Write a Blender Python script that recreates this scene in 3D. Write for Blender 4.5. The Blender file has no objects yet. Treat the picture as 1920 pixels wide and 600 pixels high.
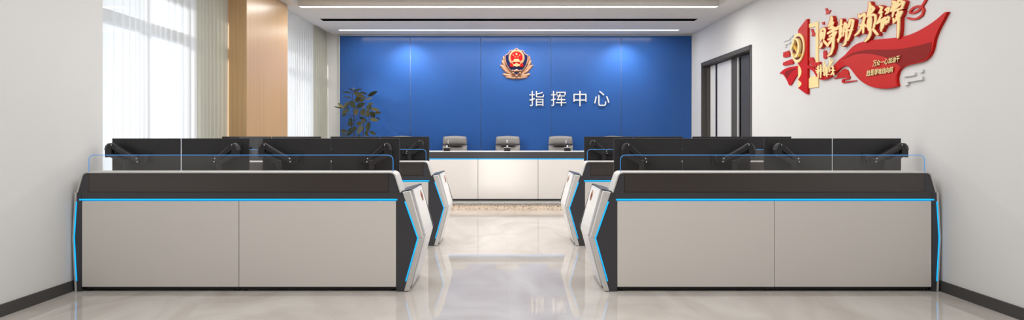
import bpy, bmesh, math, random
from mathutils import Vector, Matrix
random.seed(7)
C = bpy.context.scene.collection
PI = math.pi
F, VX, VY, EYE = 1250.0, 950.0, 254.0, 1.24      # focal length (px of a 1920 wide frame), vanishing point, eye height

def at(px, py, y):                                # a pixel read at depth y -> a point of the room
    return Vector(((px - VX) * y / F, y, EYE + (VY - py) * y / F))

# ---------------------------------------------------------------- mesh helpers
class MB:
    def __init__(s): s.v = []; s.f = []; s.m = []
    def add(s, vs, fs, mi=0):
        b = len(s.v); s.v += [tuple(v) for v in vs]
        for f in fs: s.f.append([b + i for i in f]); s.m.append(mi)
        return s
    def box(s, x0, x1, y0, y1, z0, z1, mi=0):
        v = [(x0,y0,z0),(x1,y0,z0),(x1,y1,z0),(x0,y1,z0),(x0,y0,z1),(x1,y0,z1),(x1,y1,z1),(x0,y1,z1)]
        return s.add(v, [(0,3,2,1),(4,5,6,7),(0,1,5,4),(1,2,6,5),(2,3,7,6),(3,0,4,7)], mi)
    def prism(s, front, back, mi=0):              # two matching rings
        n = len(front)
        return s.add(list(front) + list(back), [list(range(n)), list(range(2*n-1, n-1, -1))] +
                     [(i, (i+1) % n, n + (i+1) % n, n + i) for i in range(n)], mi)
    def xz(s, poly, y0, y1, mi=0):                # polygon in x,z swept along y
        return s.prism([(x, y0, z) for x, z in poly], [(x, y1, z) for x, z in poly], mi)
    def tube(s, pts, r, n=8, mi=0, cap=True):
        pts = [Vector(p) for p in pts]; rs = r if isinstance(r, (list, tuple)) else [r] * len(pts)
        b = len(s.v); up = None
        for i, p in enumerate(pts):
            t = (pts[min(i+1, len(pts)-1)] - pts[max(i-1, 0)]).normalized()
            if up is None: up = t.orthogonal().normalized()
            up = (up - t * up.dot(t)).normalized(); w = t.cross(up)
            for k in range(n):
                a = 2*PI*k/n; s.v.append(tuple(p + (up*math.cos(a) + w*math.sin(a)) * rs[i]))
        for i in range(len(pts)-1):
            for k in range(n):
                s.f.append([b+i*n+k, b+i*n+(k+1) % n, b+(i+1)*n+(k+1) % n, b+(i+1)*n+k]); s.m.append(mi)
        if cap:
            s.f.append([b+k for k in range(n)][::-1]); s.m.append(mi)
            e = b + (len(pts)-1)*n; s.f.append([e+k for k in range(n)]); s.m.append(mi)
        return s
    def lathe(s, prof, c=(0,0,0), n=24, mi=0, axis='z'):
        b = len(s.v)
        for r, h in prof:
            for k in range(n):
                a = 2*PI*k/n; u, w = r*math.cos(a), r*math.sin(a)
                p = (u, w, h) if axis == 'z' else ((u, h, w) if axis == 'y' else (h, u, w))
                s.v.append((c[0]+p[0], c[1]+p[1], c[2]+p[2]))
        for i in range(len(prof)-1):
            for k in range(n):
                s.f.append([b+i*n+k, b+i*n+(k+1) % n, b+(i+1)*n+(k+1) % n, b+(i+1)*n+k]); s.m.append(mi)
        s.f.append([b+k for k in range(n)][::-1]); s.m.append(mi)
        e = b+(len(prof)-1)*n; s.f.append([e+k for k in range(n)]); s.m.append(mi)
        return s
    def build(s, name, mats, parent=None, smooth=False, bevel=0.0, seg=2, loc=None, mirror=1):
        me = bpy.data.meshes.new(name)
        bm = bmesh.new()
        vs = [bm.verts.new((v[0]*mirror, v[1], v[2])) for v in s.v]
        for f, mi in zip(s.f, s.m):
            try:
                bf = bm.faces.new([vs[i] for i in f]); bf.material_index = mi; bf.smooth = smooth
            except ValueError: pass
        big = [f for f in bm.faces if len(f.verts) > 4]
        bmesh.ops.recalc_face_normals(bm, faces=bm.faces[:])
        if big and not bevel: bmesh.ops.triangulate(bm, faces=big, ngon_method='EAR_CLIP')
        bm.to_mesh(me); bm.free()
        o = bpy.data.objects.new(name, me); C.objects.link(o)
        for m in (mats if isinstance(mats, (list, tuple)) else [mats]): me.materials.append(m)
        if parent: o.parent = parent
        if loc: o.location = loc
        if bevel:
            b = o.modifiers.new('Bevel', 'BEVEL'); b.width = bevel; b.segments = seg; b.limit_method = 'ANGLE'
            b.angle_limit = math.radians(40); b.harden_normals = False
        return o

def tag(o, label, cat, group=None):
    o['label'] = label; o['category'] = cat
    if group: o['group'] = group
    return o
def thing(name, label, cat, loc=(0,0,0), group=None, rz=0):
    o = bpy.data.objects.new(name, None); o.empty_display_size = .1; C.objects.link(o)
    o.location = loc; o.rotation_euler = (0, 0, rz)
    return tag(o, label, cat, group)
def struct(o): o['kind'] = 'structure'; return o
def copy_tree(o, loc=None, label=None, parent=None):
    c = o.copy(); C.objects.link(c); c.parent = parent
    if loc is not None: c.location = loc
    if label: c['label'] = label
    for ch in list(o.children): copy_tree(ch, parent=c)
    return c

# ---------------------------------------------------------------- materials
def lin(c):
    return tuple(((v/255)/12.92 if v/255 <= .04045 else ((v/255+.055)/1.055)**2.4) for v in c) + (1,)
def mat(name, rgb, rough=.5, metal=0., spec=.5, emit=0., coat=0., var=.0, scale=30., bump=0., coat_rough=.05):
    m = bpy.data.materials.new(name); m.use_nodes = True
    nt = m.node_tree; p = nt.nodes['Principled BSDF']
    col = lin(rgb); p.inputs['Base Color'].default_value = col
    p.inputs['Roughness'].default_value = rough; p.inputs['Metallic'].default_value = metal
    p.inputs['Specular IOR Level'].default_value = spec
    p.inputs['Coat Weight'].default_value = coat; p.inputs['Coat Roughness'].default_value = coat_rough
    if emit: p.inputs['Base Color'].default_value = tuple(c*.15 for c in col[:3])+(1,)
    if emit: p.inputs['Emission Color'].default_value = col; p.inputs['Emission Strength'].default_value = emit
    if var or bump:
        tc = nt.nodes.new('ShaderNodeTexCoord'); n = nt.nodes.new('ShaderNodeTexNoise')
        n.inputs['Scale'].default_value = scale; n.inputs['Detail'].default_value = 5
        nt.links.new(tc.outputs['Object'], n.inputs['Vector'])
        if var:
            mx = nt.nodes.new('ShaderNodeMix'); mx.data_type = 'RGBA'
            mx.inputs['A'].default_value = tuple(c*(1-var) for c in col[:3]) + (1,)
            mx.inputs['B'].default_value = tuple(min(1, c*(1+var)) for c in col[:3]) + (1,)
            nt.links.new(n.outputs['Fac'], mx.inputs['Factor']); nt.links.new(mx.outputs['Result'], p.inputs['Base Color'])
        if bump:
            b = nt.nodes.new('ShaderNodeBump'); b.inputs['Strength'].default_value = bump; b.inputs['Distance'].default_value = .01
            nt.links.new(n.outputs['Fac'], b.inputs['Height']); nt.links.new(b.outputs['Normal'], p.inputs['Normal'])
    return m

M = {}
M['wall'] = mat('wall_paint', (214,213,211), .75, var=.015, scale=3)
M['ceil'] = mat('ceiling_paint', (222,219,215), .8, var=.01, scale=3)
M['blue'] = mat('blue_panel', (46,86,150), .2, spec=.2, var=.02, scale=2)
M['edge'] = mat('pale_trim', (214,214,212), .5)
M['base'] = mat('baseboard_dark', (70,68,67), .5, spec=.3, var=.04)
M['panel'] = mat('console_panel', (228,222,216), .42, var=.012, scale=2)
M['dark'] = mat('console_dark', (66,65,69), .38, var=.04, scale=60)
M['darker'] = mat('console_groove', (34,33,36), .4, var=.04)
M['inset'] = mat('console_inset', (70,64,61), .22, coat=.2, var=.03)
M['silver'] = mat('silver_trim', (210,207,203), .6, spec=.25, var=.02)
M['wing'] = mat('wing_shell', (238,238,238), .25, coat=.3, var=.01)
M['wingcap'] = mat('wing_cap', (70,73,82), .3, metal=.3, var=.03)
M['black'] = mat('black_plastic', (30,30,32), .45, var=.06, scale=80)
M['armm'] = mat('arm_plastic', (36,35,37), .35, var=.06, scale=60)
M['armgrey'] = mat('arm_grey', (92,90,90), .3, metal=.5, var=.04)
M['screen'] = mat('screen_black', (10,10,12), .15, coat=.4, var=.1)
M['back'] = mat('monitor_back', (40,39,40), .45, var=.05, scale=90)
M['bolt'] = mat('bolt', (232,232,235), .25, metal=.2, var=.02)
M['led'] = mat('led_strip', (0,176,255), .5, emit=.88)
M['led2'] = mat('edge_light', (56,150,232), .5, emit=.62)
M['lamp'] = mat('lamp_strip', (255,253,248), .5, emit=2.2)
M['void'] = mat('slot_black', (3,3,3), .8, spec=.05, var=.1)
M['gold'] = mat('emblem_gold', (172,126,97), .45, metal=.1, var=.4, scale=45)
M['palegold'] = mat('pale_gold', (168,144,104), .45, spec=.2, var=.05)
M['red'] = mat('emblem_red', (146,5,7), .4, spec=.15, var=.04)
M['navy'] = mat('emblem_navy', (5,18,62), .4, spec=.2, var=.05)
M['white'] = mat('white_letter', (212,212,210), .4, var=.01)
M['artred'] = mat('art_red', (196,22,13), .4, spec=.12, var=.02, scale=4)
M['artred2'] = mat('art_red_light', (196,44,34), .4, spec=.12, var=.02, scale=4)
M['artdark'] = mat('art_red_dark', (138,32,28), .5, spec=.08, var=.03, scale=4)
M['artdeep'] = mat('art_red_deep', (100,16,20), .45, spec=.15, var=.03)
M['artgold'] = mat('art_cream', (248,222,160), .6, spec=.15, var=.02)
M['artyel'] = mat('art_yellow', (228,180,80), .5, spec=.15, var=.03)
M['chair'] = mat('chair_leather', (128,124,121), .55, var=.05, scale=60, bump=.08)
M['chairdk'] = mat('chair_slot', (50,40,40), .4, var=.05)
M['chrome'] = mat('chrome', (190,190,192), .2, metal=.9, var=.02)
M['drape'] = mat('drape_beige', (182,179,164), .85, var=.05, scale=60)
def _thin(m):
    nt = m.node_tree; p = nt.nodes['Principled BSDF']; out = nt.nodes['Material Output']
    t = nt.nodes.new('ShaderNodeBsdfTranslucent'); t.inputs['Color'].default_value = lin((196,194,184)); x = nt.nodes.new('ShaderNodeMixShader'); x.inputs[0].default_value = .42
    nt.links.new(p.outputs[0], x.inputs[1]); nt.links.new(t.outputs[0], x.inputs[2]); nt.links.new(x.outputs[0], out.inputs['Surface'])
_thin(M['drape'])
M['pot'] = mat('plant_pot', (120,116,110), .5, var=.06)
M['soil'] = mat('soil', (60,46,36), .9, var=.2)
M['stem'] = mat('plant_stem', (52,42,32), .7, var=.15)
M['micred'] = mat('indicator_red', (214,60,52), .4, emit=.2)
M['grey'] = mat('mid_grey', (110,110,110), .4, var=.04)
M['doordk'] = mat('door_dark', (80,77,74), .6, spec=.2, var=.04)
M['doorlt'] = mat('door_light', (232,230,226), .35, var=.01)
M['frame'] = mat('window_frame', (150,152,154), .4, var=.04)

def wood():
    m = bpy.data.materials.new('oak_veneer'); m.use_nodes = True; nt = m.node_tree; p = nt.nodes['Principled BSDF']
    tc = nt.nodes.new('ShaderNodeTexCoord'); mp = nt.nodes.new('ShaderNodeMapping'); mp.inputs['Scale'].default_value = (26, 26, .35)
    n = nt.nodes.new('ShaderNodeTexNoise'); n.inputs['Scale'].default_value = 1.5; n.inputs['Detail'].default_value = 7
    r = nt.nodes.new('ShaderNodeValToRGB'); r.color_ramp.elements[0].position = .2; r.color_ramp.elements[1].position = .85
    r.color_ramp.elements[0].color = lin((180,142,100)); r.color_ramp.elements[1].color = lin((198,164,120))
    nt.links.new(tc.outputs['Object'], mp.inputs['Vector']); nt.links.new(mp.outputs['Vector'], n.inputs['Vector'])
    nt.links.new(n.outputs['Fac'], r.inputs['Fac']); nt.links.new(r.outputs['Color'], p.inputs['Base Color'])
    p.inputs['Roughness'].default_value = .3
    return m
M['wood'] = wood()

def floor_mat():
    m = bpy.data.materials.new('polished_marble'); m.use_nodes = True; nt = m.node_tree; p = nt.nodes['Principled BSDF']
    tc = nt.nodes.new('ShaderNodeTexCoord')
    mp = nt.nodes.new('ShaderNodeMapping'); mp.inputs['Scale'].default_value = (.9, .45, 1); mp.inputs['Rotation'].default_value = (0,0,.5)
    n = nt.nodes.new('ShaderNodeTexNoise'); n.inputs['Scale'].default_value = 1.6; n.inputs['Detail'].default_value = 9; n.inputs['Distortion'].default_value = 1.4
    r = nt.nodes.new('ShaderNodeValToRGB'); e = r.color_ramp.elements
    e[0].position = .35; e[0].color = lin((176,168,160)); e[1].position = .65; e[1].color = lin((195,189,182))
    br = nt.nodes.new('ShaderNodeTexBrick'); br.offset = 0; br.inputs['Scale'].default_value = 1
    br.inputs['Brick Width'].default_value = 1.2; br.inputs['Row Height'].default_value = 1.2; br.inputs['Mortar Size'].default_value = .0015
    br.inputs['Color1'].default_value = br.inputs['Color2'].default_value = (1,1,1,1); br.inputs['Mortar'].default_value = (.93,.92,.91,1)
    mx = nt.nodes.new('ShaderNodeMix'); mx.data_type = 'RGBA'; mx.blend_type = 'MULTIPLY'; mx.inputs['Factor'].default_value = 1
    nt.links.new(tc.outputs['Object'], mp.inputs['Vector']); nt.links.new(mp.outputs['Vector'], n.inputs['Vector'])
    nt.links.new(tc.outputs['Object'], br.inputs['Vector'])
    nt.links.new(n.outputs['Fac'], r.inputs['Fac']); nt.links.new(r.outputs['Color'], mx.inputs['A']); nt.links.new(br.outputs['Color'], mx.inputs['B'])
    nt.links.new(mx.outputs['Result'], p.inputs['Base Color'])
    p.inputs['Roughness'].default_value = .04; p.inputs['Specular IOR Level'].default_value = .24
    return m
M['floor'] = floor_mat()

def terrazzo(name, base, chip1, chip2):
    m = bpy.data.materials.new(name); m.use_nodes = True; nt = m.node_tree; p = nt.nodes['Principled BSDF']
    tc = nt.nodes.new('ShaderNodeTexCoord'); prev = None
    for sc, thr, col in ((34, .13, chip1), (55, .12, chip2), (22, .11, tuple(min(255, c+25) for c in base))):
        v = nt.nodes.new('ShaderNodeTexVoronoi'); v.inputs['Scale'].default_value = sc
        lt = nt.nodes.new('ShaderNodeMath'); lt.operation = 'LESS_THAN'; lt.inputs[1].default_value = thr*2.1
        mx = nt.nodes.new('ShaderNodeMix'); mx.data_type = 'RGBA'; mx.inputs['A'].default_value = lin(base); mx.inputs['B'].default_value = lin(col)
        nt.links.new(tc.outputs['Object'], v.inputs['Vector']); nt.links.new(v.outputs['Distance'], lt.inputs[0]); nt.links.new(lt.outputs[0], mx.inputs['Factor'])
        if prev: nt.links.new(prev.outputs['Result'], mx.inputs['A'])
        prev = mx
    nt.links.new(prev.outputs['Result'], p.inputs['Base Color']); p.inputs['Roughness'].default_value = .3
    return m
M['terr_riser'] = terrazzo('terrazzo_warm_lit', (228,210,190), (112,92,78), (170,146,124))  # same stone as the tread, warm light off the floor painted in
M['terr_tread'] = terrazzo('terrazzo_dull_lit', (150,148,146), (70,68,68), (110,106,104))  # same stone as the riser, greyed for the dark reflection on top

def glass(name, tint, spec=1.0):
    m = bpy.data.materials.new(name); m.use_nodes = True; nt = m.node_tree; nt.nodes.remove(nt.nodes['Principled BSDF'])
    out = nt.nodes['Material Output']; t = nt.nodes.new('ShaderNodeBsdfTransparent'); t.inputs['Color'].default_value = tint + (1,)
    g = nt.nodes.new('ShaderNodeBsdfGlossy'); g.inputs['Roughness'].default_value = .01; g.inputs['Color'].default_value = (spec, spec, spec, 1)
    lw = nt.nodes.new('ShaderNodeLayerWeight'); lw.inputs['Blend'].default_value = .5
    pw = nt.nodes.new('ShaderNodeMath'); pw.operation = 'POWER'; pw.inputs[1].default_value = 5
    fr = nt.nodes.new('ShaderNodeMath'); fr.operation = 'MULTIPLY_ADD'; fr.inputs[1].default_value = .9; fr.inputs[2].default_value = .04
    nt.links.new(lw.outputs['Facing'], pw.inputs[0]); nt.links.new(pw.outputs[0], fr.inputs[0])
    mx = nt.nodes.new('ShaderNodeMixShader')
    nt.links.new(fr.outputs[0], mx.inputs[0]); nt.links.new(t.outputs[0], mx.inputs[1]); nt.links.new(g.outputs[0], mx.inputs[2])
    nt.links.new(mx.outputs[0], out.inputs['Surface'])
    return m
M['glass'] = glass('clear_glass', (.97,.97,.97))
M['pane'] = glass('window_glass', (.98,.99,1))
def sheer():
    m = bpy.data.materials.new('sheer_voile'); m.use_nodes = True; nt = m.node_tree; nt.nodes.remove(nt.nodes['Principled BSDF'])
    out = nt.nodes['Material Output']; t = nt.nodes.new('ShaderNodeBsdfTransparent')
    tl = nt.nodes.new('ShaderNodeBsdfTranslucent'); tl.inputs['Color'].default_value = (.9,.9,.9,1)
    d = nt.nodes.new('ShaderNodeBsdfDiffuse'); d.inputs['Color'].default_value = (.86,.86,.855,1)
    a = nt.nodes.new('ShaderNodeMixShader'); a.inputs[0].default_value = .35
    b = nt.nodes.new('ShaderNodeMixShader'); lw = nt.nodes.new('ShaderNodeLayerWeight'); lw.inputs['Blend'].default_value = .3
    mr = nt.nodes.new('ShaderNodeMapRange'); mr.inputs['To Min'].default_value = .62; mr.inputs['To Max'].default_value = .95
    nt.links.new(lw.outputs['Facing'], mr.inputs['Value']); nt.links.new(mr.outputs[0], b.inputs[0])
    nt.links.new(tl.outputs[0], a.inputs[1]); nt.links.new(d.outputs[0], a.inputs[2])
    nt.links.new(t.outputs[0], b.inputs[1]); nt.links.new(a.outputs[0], b.inputs[2]); nt.links.new(b.outputs[0], out.inputs['Surface'])
    return m
M['sheer'] = sheer()
def leaf_mat():
    m = bpy.data.materials.new('rubber_leaf'); m.use_nodes = True; nt = m.node_tree; p = nt.nodes['Principled BSDF']
    g = nt.nodes.new('ShaderNodeNewGeometry'); r = nt.nodes.new('ShaderNodeValToRGB'); e = r.color_ramp.elements
    e[0].color = lin((30,38,22)); e[1].color = lin((104,98,50)); x = e.new(.5); x.color = lin((50,52,30)); x = e.new(.88); x.color = lin((72,68,40))
    nt.links.new(g.outputs['Random Per Island'], r.inputs['Fac']); nt.links.new(r.outputs['Color'], p.inputs['Base Color'])
    p.inputs['Roughness'].default_value = .4; p.inputs['Specular IOR Level'].default_value = .25
    return m
M['leaf'] = leaf_mat()

# ---------------------------------------------------------------- the room
W, YB, H, YF = 3.46, 12.46, 3.124, -3.0          # half width, back wall, ceiling, wall behind the viewpoint
XW = -3.80                                       # window plane on the left
def holes(a0, a1, b0, b1, hs):                   # rectangle minus rectangles -> cells
    A = sorted({a0, a1} | {h[0] for h in hs} | {h[1] for h in hs}); B = sorted({b0, b1} | {h[2] for h in hs} | {h[3] for h in hs})
    for i in range(len(A)-1):
        for j in range(len(B)-1):
            ca, cb = (A[i]+A[i+1])/2, (B[j]+B[j+1])/2
            if not any(h[0] < ca < h[1] and h[2] < cb < h[3] for h in hs): yield A[i], A[i+1], B[j], B[j+1]

fl = MB().box(-3.9, 3.75, YF-.1, YB+.15, -.1, 0); struct(fl.build('floor', M['floor']))
# ceiling with a raised tray, two light channels and an air slot let into it
TX0, TX1 = -3.03, 3.085
ch = [(TX0, TX1, -.5, 9.70), (TX0, TX1, 9.70, 9.82), (-3.02, 3.09, 10.76, 10.97), (-3.0, 3.08, 11.87, 11.99)]
ce = MB()
for a0, a1, b0, b1 in holes(-3.24, 3.75, YF-.1, YB+.15, ch): ce.box(a0, a1, b0, b1, H, H+.02)
ce.box(TX0-.02, TX1+.02, -.52, 9.70, H+.10, H+.12)                      # tray lid
ce.box(TX0-.02, TX0, -.5, 9.70, H+.02, H+.10); ce.box(TX1, TX1+.02, -.5, 9.70, H+.02, H+.10)
ce.box(TX0, TX1, -.52, -.5, H+.02, H+.10); ce.box(TX0, TX1, 9.68, 9.70, H+.016, H+.10)
ce.box(-3.9, -3.22, YF-.1, YB+.15, 3.17, 3.19)                         # curtain pelmet
ce.box(-3.24, -3.22, YF-.1, YB+.15, H+.02, 3.17)
ce.box(-3.9, 3.75, YF-.1, YB+.15, 3.30, 3.34)
struct(ce.build('ceiling', M['ceil']))
for (x0, x1, y0, y1), lab in ((ch[1], 'long white ceiling light channel nearer the viewer, ahead of the black air slot'), (ch[3], 'long white ceiling light channel nearer the blue wall, behind the black air slot')):
    o = thing('linear_light', lab, 'ceiling light', ((x0+x1)/2, (y0+y1)/2, H), 'linear ceiling lights')
    w, d = (x1-x0)/2, (y1-y0)/2
    MB().box(-w+.004, w-.004, -d+.008, d-.008, .0, .012).build('diffuser', M['lamp'], o)
    MB().box(-w+.001, w-.001, -d+.001, -d+.008, -.002, .016).box(-w+.001, w-.001, d-.008, d-.001, -.002, .016).build('housing', M['edge'], o)
x0, x1, y0, y1 = ch[2]
o = thing('ceiling_vent', 'long black linear air slot in the ceiling between the two light channels', 'vent', ((x0+x1)/2, (y0+y1)/2, H))
w, d = (x1-x0)/2, (y1-y0)/2
MB().box(-w, w, -d, d, .05, .06).box(-w, -w+.004, -d, d, .0, .06).box(w-.004, w, -d, d, .0, .06).box(-w, w, -d, -d+.004, .0, .06).box(-w, w, d-.004, d, .0, .06).build('housing', M['void'], o)
MB().box(-w+.004, w-.004, -.012, .012, .012, .04).build('blade', M['void'], o)

# left wall: solid pier nearest the viewer, then the window wall
W1 = (5.30, 8.10, .12, 2.84); W2 = (9.70, 12.1, .12, 2.80)
wl = MB().box(-3.9, -W, YF-.1, 5.71, 0, 3.3)
for a0, a1, b0, b1 in holes(5.71, YB+.15, 0, 3.17, [(5.715, 8.10, .12, 2.84), W2]): wl.box(XW-.12, XW, a0, a1, b0, b1)
wl.box(-3.9, -3.17+.01, 8.14, 9.64, 0, .001)
struct(wl.build('wall_left', M['wall']))
wr = MB()
D = (9.44, 11.80, 0, 2.49)
for a0, a1, b0, b1 in holes(YF-.1, YB+.15, 0, H+.02, [D]): wr.box(W, W+.14, a0, a1, b0, b1)
wr.box(W+.14, W+.26, YF-.1, YB+.15, 0, H+.02)
struct(wr.build('wall_right', M['wall']))
struct(MB().box(-3.9, 3.6, YB, YB+.15, 0, H+.1).build('wall_back', M['wall']))
M['wallf'] = mat('front_wall_paint', (196,188,178), .7, var=.02)
struct(MB().box(-3.9, 3.6, YF-.1, YF, 0, H+.1).build('wall_front', M['wallf']))
# blue cladding: five panels
BX0, BX1, BY = -3.11, 3.448, YB-.03
pw = (BX1-BX0)/5
for i in range(5):
    struct(MB().box(BX0+i*pw+.003, BX0+(i+1)*pw-.003, BY, YB-.005, .12, 3.098).build('trim_%d' % (i+1), M['blue'], bevel=.002, seg=1))
struct(MB().box(BX0-.02, BX0-.002, BY-.003, YB-.001, .12, 3.112).box(BX0-.02, W-.001, BY-.003, YB-.001, 3.101, 3.114).box(BX1+.001, W-.001, BY-.003, YB-.001, .12, 3.1).build('trim_6', M['edge']))
# raised floor along the blue wall
struct(MB().box(-3.45, 3.455, 11.075, YB-.002, 0, .094, 0).box(-3.45, 3.455, 11.06, YB-.002, .094, .115, 1).build('trim_7', [M['terr_riser'], M['terr_tread']]))
# baseboards
bl = MB().box(-W, -W+.012, YF, 5.71, 0, .085).build('baseboard_left', M['base']); struct(bl)
br = MB().box(W-.012, W, YF, D[0]-.03, 0, .085).box(W-.012, W, D[1]+.03, YB-.04, .115, .2).build('baseboard_right', M['base']); struct(br)
# door in the right wall
dr = MB()
dr.box(W-.012, W+.138, D[0]-.03, D[0]+.02, 0, D[3]+.03).box(W-.012, W+.138, D[1]-.02, D[1]+.03, 0, D[3]+.03).box(W-.012, W+.138, D[0]-.03, D[1]+.03, D[3]-.03, D[3]+.03)
door = dr.build('door_1', M['doordk'], bevel=.003, seg=1); struct(door)
def dpan(name, pa, pb, m, x0=3.565, x1=3.598, z1=2.45, parent=door):
    ya, yb = F*3.565/(pa-VX), F*3.565/(pb-VX)
    return MB().box(x0, x1, min(ya, yb), max(ya, yb), .01, z1).build(name, m, parent)
dpan('side_panel', 1322.5, 1331.5, M['doordk'], 3.54)
dpan('door_leaf', 1332, 1341, M['doorlt']); dpan('pull_bar', 1341, 1344.5, M['black'], 3.57); dpan('door_leaf', 1345, 1370, M['doorlt'])
dpan('edge_strip', 1370, 1371.5, M['edge'], 3.56); dpan('side_panel', 1371.5, 1383, M['doordk']); dpan('edge_strip', 1383, 1384.2, M['edge'], 3.56)
dpan('gap_panel', 1384.5, 1390, M['void'], 3.58); dpan('side_panel', 1390, 1405.5, M['base'], 3.56)
MB().box(W-.016, W-.010, D[0]-.034, D[0]-.028, 0, D[3]+.034).box(W-.016, W-.010, D[0]-.03, D[1]+.03, D[3]+.028, D[3]+.034).build('edge_strip', M['grey'], door)

# windows
def window(n, y0, y1, mull, z1):
    b = MB(); xa, xb = XW-.11, XW-.02; z0 = .12
    b.box(xa, xb, y0, y0+.06, z0, z1).box(xa, xb, y1-.06, y1, z0, z1).box(xa, xb, y0, y1, z0, z0+.06).box(xa, xb, y0, y1, z1-.06, z1)
    b.box(xa, xb+.02, y0, y1, 2.33, 2.445)
    for m in mull: b.box(xa, xb, m-.045, m+.045, z0, z1)
    o = struct(b.build('window_%d' % n, M['frame'], bevel=.004, seg=1))
    MB().box(XW-.07, XW-.064, y0+.05, y1-.05, z0+.05, z1-.05).build('pane', M['pane'], o)
window(1, 5.715, 8.10, [7.13], 2.84); window(2, 9.70, 12.1, [10.9], 2.80)

# curtains: pleated cloth hanging from the pelmet
def curtain(name, p0, p1, z0, z1, pitch, amp, m, label, cat, thick=0):
    p0, p1 = Vector(p0), Vector(p1); L = (p1-p0).length; n = int(L/.010); d = (p1-p0)/L; nn = Vector((-d.y, d.x))
    rows = 10; b = MB(); ph = 0; base = []
    ph_list = []
    for i in range(n+1):
        ph += (.010/pitch)*2*PI*(1+.35*math.sin(i*.043+L*3)+.25*math.sin(i*.017)); ph_list.append(ph)
    vs = []
    for r in range(rows+1):
        t = r/rows; z = z1+(z0-z1)*t
        for i in range(n+1):
            a = amp*(.45+.55*min(1, t*2.2))*(.75+.25*math.sin(i*.06))
            q = p0+d*(L*i/n)+nn*(a*math.sin(ph_list[i]+.25*math.sin(t*3+i*.02))+.25*a*math.sin(2*ph_list[i]+1+t))
            vs.append((q.x, q.y, z))
    fs = [(r*(n+1)+i, r*(n+1)+i+1, (r+1)*(n+1)+i+1, (r+1)*(n+1)+i) for r in range(rows) for i in range(n)]
    b.add(vs, fs)
    o = tag(b.build(name, m, smooth=True), label, cat)
    return o
curtain('sheer_curtain', (-3.488,5.76), (-3.457,7.42), .02, 3.165, .13, .017, M['sheer'], 'white sheer curtain across the nearer window, beside the blank left wall', 'curtain')
curtain('drape_curtain', (-3.452,7.435), (-3.395,8.115), .02, 3.165, .085, .021, M['drape'], 'beige drape gathered between the nearer sheer and the near side of the wooden column', 'curtain')
curtain('sheer_curtain', (-3.385,9.68), (-3.365,11.59), .02, 3.165, .11, .028, M['sheer'], 'white sheer curtain on the far window, just past the wooden column', 'curtain')
curtain('drape_curtain', (-3.36,11.615), (-3.345,12.43), .13, 3.165, .13, .040, M['drape'], 'beige drape gathered at the far window corner beside the blue wall', 'curtain')
# wood column
tag(MB().box(-3.79, -3.17, 8.13, 9.65, 0, H-.002).build('column', M['wood'], bevel=.004, seg=1), 'square column clad in light oak veneer between the two curtained windows', 'column')
# hazy towers outside, far below and away
M['haze'] = mat('haze_building', (214,219,226), .9, emit=.38, var=.12, scale=.06)  # haze put into the colour: pale and faintly glowing
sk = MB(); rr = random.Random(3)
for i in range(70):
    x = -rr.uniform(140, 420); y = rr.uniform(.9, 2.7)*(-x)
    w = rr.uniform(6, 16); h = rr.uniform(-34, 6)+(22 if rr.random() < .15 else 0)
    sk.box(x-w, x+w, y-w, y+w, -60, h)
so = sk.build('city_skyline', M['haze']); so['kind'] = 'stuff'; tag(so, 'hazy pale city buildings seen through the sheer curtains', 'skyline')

# ---------------------------------------------------------------- control consoles
Y0 = 5.297; CX = -2.134; ROW = 2.188
def rounded(pts, r, n=5):                         # fillet the inner corners of an open polyline
    out = [Vector(pts[0])]
    for i in range(1, len(pts)-1):
        a, p, b = Vector(pts[i-1]), Vector(pts[i]), Vector(pts[i+1]); rad = r[i-1] if isinstance(r, (list, tuple)) else r
        p0 = p+(a-p).normalized()*rad; p1 = p+(b-p).normalized()*rad
        for k in range(n+1):
            t = k/n; out.append(p0*(1-t)**2+p*2*t*(1-t)+p1*t*t)
    return out+[Vector(pts[-1])]
def band(line, w):                                # polyline offset to a closed polygon
    L, R = [], []
    for i, p in enumerate(line):
        t = (line[min(i+1, len(line)-1)]-line[max(i-1, 0)]).normalized(); n = Vector((-t.y, t.x)); L.append(p); R.append(p+n*w)
    return L, R
def strip(mb, line, w, y0, y1):
    L, R = band([Vector(p) for p in line], w)
    for i in range(len(L)-1): mb.xz([L[i], L[i+1], R[i+1], R[i]], y0, y1)
    return mb
def chev(mb, inner, outer, y0, y1):
    for i in range(len(inner)-1): mb.xz([inner[i], inner[i+1], outer[i+1], outer[i]], y0, y1)
    return mb
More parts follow.
